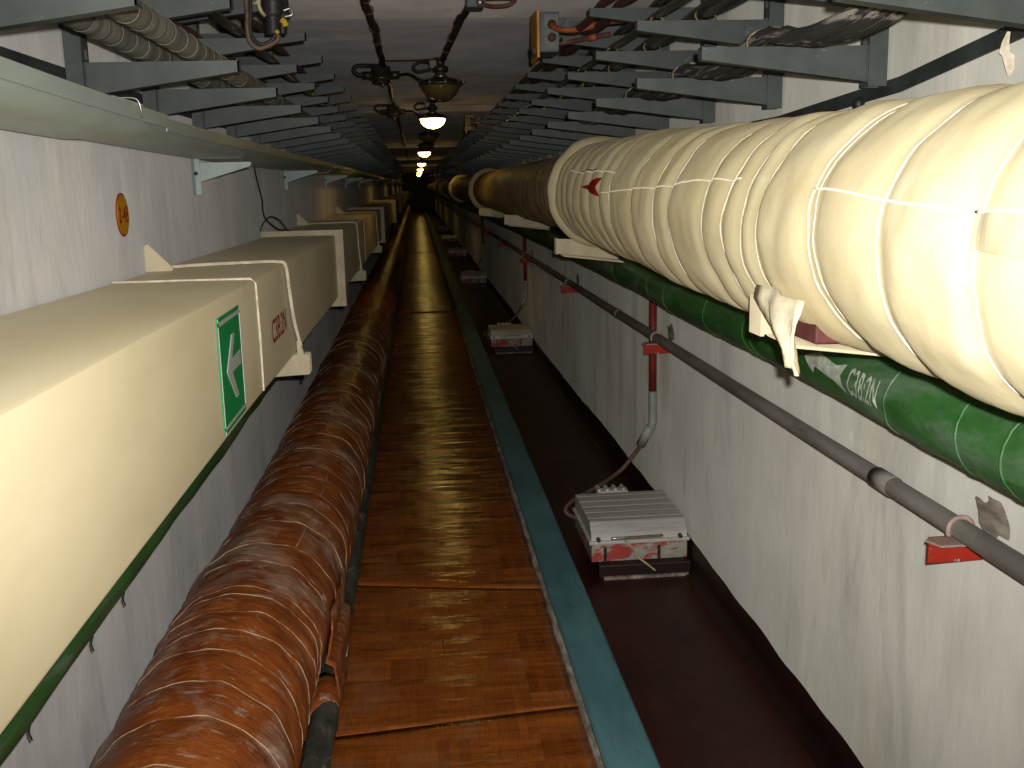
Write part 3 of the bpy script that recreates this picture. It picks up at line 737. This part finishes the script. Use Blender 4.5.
def trough_bracket(label, y):
    if not hasattr(trough_bracket, 'src'):
        t = thing('trough_bracket', label, 'bracket', (XL, y, 0), 'pale brackets under the trough')
        link('post', MB().box(XL, XL+.014, y, y+.05, -.015, .14).box(XL, XL+.035, y, y+.004, -.015, .14), W['bracket_pale'], t)
        link('arm', MB().prism([(XL+.012, .112), (-.665, .112), (-.660, .107), (-.665, .097), (XL+.012, .035)], y+.004, y+.008, 'y').hexa([(XL+.012, y+.004, .031), (-.665, y+.004, .095), (-.665, y+.03, .095), (XL+.012, y+.03, .031), (XL+.012, y+.004, .035), (-.665, y+.004, .099), (-.665, y+.03, .099), (XL+.012, y+.03, .035)]), W['bracket_pale'], t)
        link('bolt', MB().tube([(XL+.018, y-.004, .07), (XL+.018, y+.006, .07)], .008, 8), W['lamp_metal'], t)
        trough_bracket.src = t; return t
    return copy_tree(trough_bracket.src, (XL, y, .008), None, label)
for y, l in ((4.36, 'pale trough bracket nearest the camera on the left wall'), (7.25, 'second pale trough bracket along the left wall'), (10.4, 'third pale trough bracket along the left wall'),
             (13.4, 'fourth pale trough bracket along the left wall, dim'), (16.4, 'fifth pale trough bracket along the left wall, very dim')):
    trough_bracket(l, y)

# ------------------------------------------------------------------ cable racks on both walls
tag(link('wall_rail', MB().box(XL, XL+.006, Y0, 76, .290, .322), W['steel_dark'], origin=(XL, Y0, .29)), 'dark steel rail behind the posts on the left wall', 'rail')
rows = []
for y in (.9, 1.5, 1.94, 2.2, 2.45, 2.8, 3.3, 4.5, 76):
    z = .285+(1.94-y)*.112 if y < 2.45 else (lerp(.228, .19, (y-2.45)/.85) if y < 3.3 else .19)
    rows.append([(XR, y, z), (XR-.006, y, z), (XR-.006, y, z-.036), (XR, y, z-.036)])
tag(link('wall_rail', MB().grid(rows, False, wrap=True), W['steel_dark'], origin=(XR, Y0, .18)), 'dark steel rail behind the posts on the right wall', 'rail')
def make_rack(side, rows_, zlow, y, label, group):
    """side -1 = left wall, +1 = right wall; rows_ = (z of top, tip x)"""
    xw = XL if side < 0 else XR
    t = thing('cable_bracket', label, 'cable bracket', (xw, y, zlow), group)
    px = xw-side*.055
    mb = MB()
    def bx(xa, xb, *r): mb.box(min(xa, xb), max(xa, xb), *r)
    bx(xw-side*.008, px, y, y+.004, zlow, ZC)           # flange towards the camera
    bx(xw-side*.008, px, y+.046, y+.05, zlow, ZC)
    bx(px, px+side*.004, y, y+.012, zlow, ZC); bx(px, px+side*.004, y+.038, y+.05, zlow, ZC)   # slotted web
    z = zlow
    while z < ZC-.02:
        bx(px, px+side*.004, y+.012, y+.038, z, z+.028); z += .055
    link('post', mb, W['steel'], t)
    for (zt, tip) in rows_:
        mb = MB(); rt = px-side*.004; h0, h1 = .084, .028
        y0 = y+.006
        mb.prism([(rt, zt), (tip, zt), (tip, zt-h1), (rt, zt-h0)], y0, y0+.004, 'y')
        def fl(za, zb, th):
            xs = (rt, tip)
            mb.hexa([(xs[0], y0+.003, za-th), (xs[1], y0+.003, zb-th), (xs[1], y0+.034, zb-th), (xs[0], y0+.034, za-th), (xs[0], y0+.003, za), (xs[1], y0+.003, zb), (xs[1], y0+.034, zb), (xs[0], y0+.034, za)])
        fl(zt, zt, .004); fl(zt-h0+.004, zt-h1+.004, .004)
        bx(tip, tip+side*.004, y0, y0+.034, zt-h1, zt+.002)
        # knee plate welded at the post
        mb.prism([(rt, zt), (rt, zt-h0), (rt+side*.008, zt-h0-.004), (rt+side*.008, zt)], y0-.003, y0, 'y')
        link('arm', mb, W['steel'], t)
    return t
LR = [(.335, -.452), (.495, -.460), (.618, -.420)]
RRr = [(.308, .69), (.478, .69), (.632, .668)]
def racks(side, rows_, zlow, y0, step, side_word):
    xw = XL if side < 0 else XR; src = None
    k = 0; y = y0-(.25 if side < 0 else .09)
    grp = 'grey cable brackets on the %s wall' % side_word
    while y < 38:
        if y < 9.3: lab = '%s grey three-armed cable bracket from the camera, on the %s wall' % (ORD[k], side_word)
        else: lab = 'grey cable bracket on the %s wall, deep in the tunnel past the first lit lamp' % side_word
        if src is None: src = make_rack(side, rows_, zlow, y, lab, grp)
        else: copy_tree(src, (xw, y, zlow), None, lab)
        k += 1; y = y0+step*k
racks(-1, LR, .205, 2.88-.77, .77, 'left')
racks(1, RRr, .212, 2.51-.735, .735, 'right')

# ------------------------------------------------------------------ cables and small pipes on the racks
def run(side_rows, x, z, r, m, label, name='cable', sag=.01, step=.735, y0=1.775, yend=60, cat='cable', wob=.006, seed=0):
    pts = []; y = -.9
    while y < yend:
        ph = (y-y0-.02)/step; f = ph-math.floor(ph)
        g = max(0, min(f, 1-f)-.08)/.42
        pts.append((x+wob*nz(seed, y*.8, 1), y, z+r+.004-sag*(1-(1-g)**2))); y += step/12 if y < 8 else step/6
    return tag(link(name, MB().tube(pts, r, 12), m, origin=(x, -.9, z)), label, cat)
zr1, zr2, zr3 = .308, .478, .632
run(0, .838, zr1, .018, W['dusty_cable'], 'dusty black cable sagging over the lowest right-hand arms, inner of three', sag=.036, seed=1)
run(0, .880, zr1, .019, W['dusty_cable'], 'dusty black cable sagging over the lowest right-hand arms, middle of three', sag=.040, seed=1)
run(0, .920, zr1, .016, W['dusty_cable'], 'dusty black cable sagging over the lowest right-hand arms, wall side of three', sag=.034, seed=1)
run(0, .755, zr2, .012, W['tar_cable'], 'thin dark cable on the middle right-hand arms', sag=.006, seed=2)
run(0, .905, zr2, .024, W['tar_cable'], 'thick dark cable on the middle right-hand arms', sag=.010, seed=3)
run(0, .72, zr3, .016, W['rust_cable'], 'rusty brown cable on the top right-hand arms, near their tips', sag=.012, seed=4)
run(0, .79, zr3, .018, W['rust_cable'], 'rusty brown cable on the top right-hand arms, middle of them', sag=.016, seed=5)
run(0, .93, zr3, .016, W['tar_cable'], 'dark cable on the top right-hand arms close to the posts', sag=.016, seed=6)
def taped(x, z, r, label, y1):
    t = thing('taped_pipe', label, 'pipe', (x, -.9, z))
    pts = [(x+.004*nz(x, y, 0), y, z+r+.002) for y in [-.9+.1*i for i in range(int((y1+.9)/.1))]]
    link('pipe_body', MB().tube(pts, r, 16), W['grey_spiral'], t)
    for k in range(24):
        y = 1.9+.115*k; link('tape_edge', MB().ring(x, y+.02*nz(k*3.1, x, 0), z+r+.002, r+.0003, .0008, 24, 6), W['grey_spiral'], t)
run_l = .335
taped(-.692, run_l, .030, 'grey taped pipe with rust patches on the lowest left-hand arms, against the wall', 40)
taped(-.572, run_l, .030, 'grey taped pipe on the lowest left-hand arms, farther from the wall', 40)
run(0, -.56, .495, .014, W['tar_cable'], 'dark cable on the middle left-hand arms', sag=.01, step=.77, y0=2.11, seed=7)
run(0, -.72, .495, .014, W['rust_cable'], 'rusty brown cable on the middle left-hand arms', sag=.012, step=.77, y0=2.11, seed=8)
run(0, -.60, .618, .015, W['rust_cable'], 'rusty brown cable on the top left-hand arms', sag=.012, step=.77, y0=2.11, seed=9)
# pale twine that lashes the cables to the right-hand arms
for k in range(1, 6):
    y = 1.775+.735*k+.02
    for (x, z, r) in ((.865, zr1+.012, .062), (.905, zr2+.02, .032), (.755, zr2+.008, .020)):
        if k > 3 and r > .05: continue
        pts = [(x+r*1.0*math.cos(2*PI*i/20), y+.006*math.sin(i), z-.006+r*.62*math.sin(2*PI*i/20)) for i in range(20)]
        nm = {.062: 'three dusty cables', .032: 'thick dark cable', .020: 'thin dark cable'}[r]
        tag(link('lashing', MB().tube(pts, .003, 6, closed=True), W['twine'], origin=(x, y, z)), 'pale twine lashing the %s to the %s right-hand bracket' % (nm, ORD[k]), 'twine', 'twine lashings on the right-hand arms')

# ------------------------------------------------------------------ ceiling lamps
def lamp(y, lit, label):
    x = .190; r = .133
    t = thing('ceiling_lamp', label, 'lamp', (x, y, ZC), 'dome lamps along the ceiling')
    zr = .655
    link('mount', MB().lathe([(.045, ZC), (.045, ZC-.012), (.03, ZC-.018), (.03, ZC-.05), (.052, ZC-.055), (.052, ZC-.085), (.034, ZC-.09)], x, y, 20), W['lamp_metal'], t)
    link('neck', MB().lathe([(.034, ZC-.088), (.034, ZC-.105), (.045, ZC-.11), (.05, ZC-.125)], x, y, 20), W['bright_metal'], t)
    hs = link('housing', MB().lathe([(.05, ZC-.122), (.085, ZC-.130), (.120, ZC-.142), (r, zr+.012), (r+.010, zr+.008), (r+.010, zr-.006), (r, zr-.01)], x, y, 32), W['lamp_metal'], t)
    prof = []
    for i in range(11):
        a = PI/2*i/10; prof.append((max(.004, .124*math.cos(a)), zr-.008-.098*math.sin(a)))
    link('glass_dome', MB().lathe(prof, x, y, 32), W['lit_glass'] if lit else W['amber_glass'], t)
    for k in range(8 if y < 12 else 0):
        a = 2*PI*k/8+.2; link('clamp_bolt', MB().tube([(x+(r+.004)*math.cos(a), y+(r+.004)*math.sin(a), zr-.012), (x+(r+.004)*math.cos(a), y+(r+.004)*math.sin(a), zr+.024)], .007, 8), W['bright_metal'], hs)
    link('lug', MB().tube([(x+r, y, zr+.004), (x+r+.032, y, zr+.012)], .007, 8), W['bright_metal'], hs)
    if not lit: link('bulb', MB().lathe([(.018, zr-.0), (.02, zr-.02), (.032, zr-.045), (.034, zr-.06), (.02, zr-.078), (.004, zr-.082)], x, y, 16), W['label_face'], t)
    if y < 11:   # cable loop and entry box
        link('entry_box', MB().box(x-.075, x-.02, y-.03, y+.03, ZC-.07, ZC-.012), W['lamp_metal'], t, bevel=.006)
        link('cable_loop', MB().tube(smooth_path([(x-.07, y, ZC-.03), (x-.13, y-.02, ZC-.025), (x-.175, y-.02, ZC-.055), (x-.15, y-.01, ZC-.085), (x-.06, y, ZC-.072)], 8), .010, 8), W['black_rubber'], t)
    return t
LY = 6.65
i = 0; nl = 0
for k in range(17):
    y = 7.08+3.45*k; lit = (k % 3 == 1)
    if not lit and y > 19: continue
    if k == 0: l = 'unlit dome lamp with amber glass, nearest on the ceiling'
    elif not lit: l = ('small unlit dome lamp just beyond the nearest glowing lamp', 'second unlit dome lamp beyond the nearest glowing lamp')[0 if k == 2 else 1]
    else:
        l = ('largest glowing dome lamp, nearest of the lit ones', 'second glowing dome lamp along the ceiling', 'third glowing dome lamp along the ceiling', 'fourth glowing dome lamp along the ceiling', 'fifth glowing dome lamp along the ceiling', 'farthest glowing dome lamp in the tunnel')[nl]; nl += 1
    lamp(y, lit, l)

# ceiling conduits, junction boxes
cx, cz = -.185, ZC-.018
cc = thing('ceiling_conduit', 'dark taped cable running along the left of the ceiling', 'cable', (cx, 1, ZC))
pts = [(cx+.012*nz(1, y*1.3, 0)+.01*nz(4, y*4, 2), y, cz+.004*nz(3, y*2, 1)) for y in [.5+.12*i for i in range(300)]]
link('cable_body', MB().tube(pts, .020, 10), W['black_rubber'], cc)
for y in (2.9, 3.5, 4.2, 4.75, 5.05, 5.6, 6.1): link('clamp', MB().ring(cx, y, cz, .0205, .0035, 20, 6), W['rust_cable'], cc)
c2 = thing('ceiling_conduit', 'dark jointed conduit on the ceiling leading to the nearest unlit lamp', 'conduit', (.26, 4.8, ZC))
link('near_length', MB().tube(smooth_path([(.275, 4.80, cz), (.268, 5.10, cz), (.255, 5.26, cz-.004), (.245, 5.32, cz), (.24, 5.5, cz)], 6), .018, 10), W['black_rubber'], c2)
link('far_length', MB().tube(smooth_path([(.25, 5.26, cz-.008), (.236, 5.9, cz), (.205, 7.0, cz)], 6), .020, 10), W['black_rubber'], c2)
for y in (5.5, 6.0, 6.5): link('clamp', MB().ring(.25-.026*(y-5.2)/1.0, y, cz, .021, .0035, 20, 6), W['rust_cable'], c2)
def ceil_box(label, x, y, lamp_y):
    t = thing('junction_box', label, 'junction box', (x, y, ZC), 'round junction boxes on the ceiling')
    link('body', MB().lathe([(.06, ZC-.02), (.065, ZC-.03), (.065, ZC-.085), (.075, ZC-.09), (.075, ZC-.105), (.06, ZC-.11), (.058, ZC-.118)], x, y, 24), W['lamp_metal'], t)
    ld = link('lid', MB().lathe([(.062, ZC-.118), (.062, ZC-.128), (.04, ZC-.134)], x, y, 24), W['lamp_metal'], t)
    link('bolt', MB().lathe([(.012, ZC-.132), (.012, ZC-.150), (.006, ZC-.152)], x+.01, y-.03, 10), W['bright_metal'], ld)
    for s in (-1, 1): link('gland', MB().tube([(x+s*.06, y, ZC-.075), (x+s*.125, y, ZC-.075)], .026, 12), W['lamp_metal'], t)
    link('cable_loop', MB().tube(smooth_path([(x-.115, y, ZC-.075), (x-.155, y, ZC-.07), (x-.185, y, ZC-.045), (x-.165, y, ZC-.015), (x-.10, y, ZC-.012), (x-.01, y-.02, ZC-.018)], 8), .014, 10), W['black_rubber'], t)
    link('lamp_cable', MB().tube(smooth_path([(x+.12, y, ZC-.075), (x+.19, lerp(y, lamp_y, .5), ZC-.085), (.05, lamp_y, ZC-.135), (.075, lamp_y, ZC-.14)], 8), .009, 8), W['black_rubber'], t)
    return t
ceil_box('dark junction box on the ceiling cable beside the nearest unlit lamp', -.205, 7.35, 7.08)
ceil_box('dark junction box on the ceiling cable beside the nearest glowing lamp', -.20, 10.9, 10.53)
tag(link('cross_wire', MB().tube(smooth_path([(-.20, 7.1, ZC-.012), (.0, 7.06, ZC-.016), (.15, 7.02, ZC-.014)], 6), .006, 8), W['rust_cable'], origin=(0, 6.5, ZC)), 'thin wire crossing the ceiling between junction box and unlit lamp', 'wire')
tb = thing('junction_box', 'small pale junction box on the ceiling at the picture\'s top edge', 'junction box', (.29, 4.85, ZC))
link('body', MB().box(.25, .33, 4.74, 4.86, ZC-.06, ZC), W['grey_box'], tb, bevel=.008)
link('gland', MB().tube([(.31, 4.72, ZC-.04), (.31, 4.76, ZC-.04)], .02, 12), W['bright_metal'], tb)
link('cable_loop', MB().tube(smooth_path([(.33, 4.80, ZC-.04), (.38, 4.82, ZC-.045), (.44, 4.82, ZC-.04), (.47, 4.82, ZC-.02), (.42, 4.82, ZC-.012), (.34, 4.82, ZC-.014)], 8), .009, 8), W['rust_cable'], tb)

# yellow-lidded boxes at the arm tips on the right
def ybox(label, y):
    x0, z0, z1 = .565, .552, .740
    t = thing('terminal_box', label, 'junction box', (x0+.05, y, z0), 'yellow-lidded boxes on the right-hand rack')
    link('lid', MB().prism([(y-.005, z0-.012), (y-.012, z1+.0), (y+.235, z1+.010), (y+.24, z0-.012)], x0-.014, x0, 'x'), W['yellow_lid'], t, bevel=.004)
    link('housing', MB().box(x0, x0+.085, y, y+.22, z0+.012, z1-.008), W['grey_box'], t, bevel=.005)
    gp_ = link('gland_plate', MB().box(x0+.02, x0+.082, y-.004, y, z0+.025, z1-.02), W['label_face'], t)
    for zg in (z0+.072, z1-.062):
        link('gland', MB().tube([(x0+.052, y-.02, zg), (x0+.052, y-.003, zg)], .019, 14), W['rust_cable'], gp_)
    link('rear_gland', MB().tube([(x0-.03, y+.06, z0+.02), (x0+.01, y+.07, z0+.03)], .022, 12), W['rust_cable'], t)
    link('hood', MB().prism([(x0+.095, z1-.07), (x0+.135, z1-.02), (x0+.14, z1-.085)], y+.04, y+.1, 'y'), W['grey_box'], t)
    a = link('upper_cable', MB().tube(smooth_path([(x0+.052, y-.02, z1-.062), (x0+.05, y-.06, z1-.075), (x0+.075, y-.09, z1-.095), (x0+.16, y-.13, z1-.10), (x0+.26, y-.20, z1-.082), (x0+.33, y-.30, z1-.09)], 8), .0125, 10), W['orange_cable'], t)
    a['label'] = 'orange-brown cable'
    link('lower_cable', MB().tube(smooth_path([(x0+.085, y+.04, z0+.05), (x0+.15, y+.02, z0+.058), (x0+.22, y-.02, z0+.066), (x0+.30, y-.06, z0+.075)], 8), .011, 10), W['rust_cable'], t)
    link('cable_sleeve', MB().tube([(x0+.215, y-.012, z0+.065), (x0+.245, y-.035, z0+.069)], .015, 12), W['orange_cable'], t)
    return t
ybox('yellow-lidded grey terminal box, nearest, hung under the ceiling on the right', 4.70)
ybox('distant yellow-lidded terminal box beside the glowing lamp', 11.35)

# dark plug bundle dangling on the left
cbd = thing('cable_connector', 'bundle of black connectors and looped cable hanging at the left rack', 'connector', (-.56, 3.7, .80))
Yc = 3.58
q = lambda a, b, dy=0: (-.522+(a-247)*.0031, Yc+dy, .606-b*.00313)
def qp(pts): return smooth_path([q(*p) for p in pts], 8)
link('outer_loop', MB().tube(qp([(247, -64), (247, 10), (246, 28), (248, 42), (256, 49), (268, 46), (277, 40), (277, 30)]), .0075, 10), W['brown_cable'], cbd)
link('inner_loop', MB().tube(qp([(251, -64), (251, 8), (249, 26), (251, 38), (259, 45), (269, 42), (274, 36), (273, 28)]), .006, 10), W['black_rubber'], cbd)
link('pale_wire', MB().tube(qp([(255, 6, -.02), (259, 5, -.03), (262, 1, -.03), (268, -3, -.02)]), .005, 8), W['wire_pale'], cbd)
link('pale_wire', MB().tube(qp([(268, -6, -.03), (261, 4, -.03), (262, 12, -.03), (266, 18, -.02)]), .006, 8), W['wire_pale'], cbd)
link('plug_body', MB().tube(qp([(274, -60), (274, 4), (273, 16), (273, 36)]), lambda i: .036 if i < 10 else (.032 if i < 17 else .024), 14), W['black_rubber'], cbd)
link('socket_body', MB().tube(qp([(281, -60, .03), (281, 6, .03), (282, 18, .03), (281, 34, .03)]), lambda i: .026 if i < 17 else .015, 14), W['black_rubber'], cbd)
link('yellow_plug', MB().tube(qp([(283, 22, -.03), (286, 25, -.03), (287, 29, -.03)]), .010, 10), W['yellow_plug'], cbd)
link('yellow_tag', MB().tube(qp([(277, 33, -.03), (279, 36, -.03)]), .007, 10), W['yellow_plug'], cbd)
link('metal_clip', MB().tube(qp([(284, 12), (292, 10), (293, 16), (285, 18)]), .005, 8), W['bright_metal'], cbd)

# ------------------------------------------------------------------ small things on the walls
ds = thing('number_disc', 'round yellow disc numbered 2-4B on the left wall', 'sign', (XL, 3.31, -.13))
n = 40; cyy, czz, rad = 3.305, -.066, .066
def disc(r, x): return MB().prism([(cyy+r*math.cos(2*PI*k/n), czz+r*math.sin(2*PI*k/n)) for k in range(n)], XL, x, 'x')
link('rim', disc(rad, XL+.003), W['red_flat'], ds)
link('face', disc(rad-.005, XL+.0045), W['disc_yellow'], ds)
link('lettering', text_mesh('2-4B', .05, lambda u, v: (XL+.0062, cyy-.053+.106*u, czz-.024+.05*v), 0), W['red_flat'], ds)
fy = 6.1
tag(link('hanging_wire', MB().tube(smooth_path([(XL+.01, 5.95, .16), (XL+.012, 6.0, .08), (XL+.010, 6.1, .01), (XL+.02, 6.12, -.06), (XL+.012, 6.18, -.12), (XL+.03, 6.16, -.17), (XL+.10, 6.12, -.225), (XL+.17, 6.10, -.232)], 8), .0045, 6), W['black_rubber'], origin=(XL, 6, .1)), 'thin dark wire dangling down the left wall onto the duct flange', 'wire')
tag(link('hanging_wire', MB().tube(smooth_path([(XL+.03, 5.9, -.225), (XL+.05, 5.92, -.18), (XL+.08, 5.98, -.15), (XL+.12, 6.03, -.17), (XL+.15, 6.06, -.215), (XL+.16, 6.08, -.235)], 8), .0035, 6), W['black_rubber'], origin=(XL, 5.9, -.2)), 'short loop of wire standing on the duct flange by the left wall', 'wire')
an = MB().lathe([(.004, .197), (.013, .193), (.017, .185), (.015, .172), (.009, .158), (.003, .150)], XR-.012, 2.66, 14)
tag(link('wall_anchor', an, W['black_rubber'], origin=(XR, 2.72, .145)), 'small black anchor stub on the right wall just below the rail', 'anchor')
pts = [(XR-.012, 1.98+.012*math.sin(i*.9), .258-.012*i+.006*math.cos(i*1.7)) for i in range(7)]
tag(link('tape_scrap', MB().tube(pts, lambda i: (.003, .007, .010, .008, .011, .008, .003)[i], 8), W['cord'], origin=(XR, 1.98, .2)), 'crumpled white tape scrap on the right wall rail', 'tape')

# ------------------------------------------------------------------ camera
f = 1035.0
cam = bpy.data.cameras.new('camera'); cam.sensor_width = 36; cam.sensor_fit = 'HORIZONTAL'; cam.lens = 36*f/1024; cam.clip_start = .02; cam.clip_end = 200
co = bpy.data.objects.new('camera', cam); C.objects.link(co)
t = Vector(((416-512)/f, (186-384)/f, 1)).normalized()
d0 = Vector((.04, 1, 0)); d = (d0-t*d0.dot(t)).normalized(); r = d.cross(t)
# rows r,t,d map camera (x right, y down, z forward) to world (X, Y, -Z)
def cam_axis(v): return Vector((r.dot(v), t.dot(v), -d.dot(v)))
Xc, Yc_, Zc_ = cam_axis(Vector((1, 0, 0))), cam_axis(Vector((0, -1, 0))), cam_axis(Vector((0, 0, -1)))
co.matrix_world = Matrix(((Xc.x, Yc_.x, Zc_.x, 0), (Xc.y, Yc_.y, Zc_.y, 0), (Xc.z, Yc_.z, Zc_.z, H), (0, 0, 0, 1)))
bpy.context.scene.camera = co

# ------------------------------------------------------------------ light: the camera's flash, plus the glowing lamps built above
fl = bpy.data.lights.new('camera_flash', 'SPOT'); fl.energy = 318; fl.color = (1.0, .98, .935); fl.shadow_soft_size = .012
fl.spot_size = math.radians(90); fl.spot_blend = 1.0
fo = bpy.data.objects.new('camera_flash', fl); C.objects.link(fo)
fo.location = Vector((0, 0, H))+Xc*.035+Yc_*.045
aim = -Zc_+Yc_*.05; fo.rotation_euler = aim.to_track_quat('-Z', 'Y').to_euler()
w = bpy.data.worlds.new('world'); bpy.context.scene.world = w; w.use_nodes = True
w.node_tree.nodes['Background'].inputs[0].default_value = (.02, .018, .015, 1); w.node_tree.nodes['Background'].inputs[1].default_value = .3

vs = bpy.context.scene.view_settings
vs.view_transform = 'Standard'; vs.look = 'None'; vs.exposure = 0; vs.gamma = 1; vs.use_curve_mapping = False
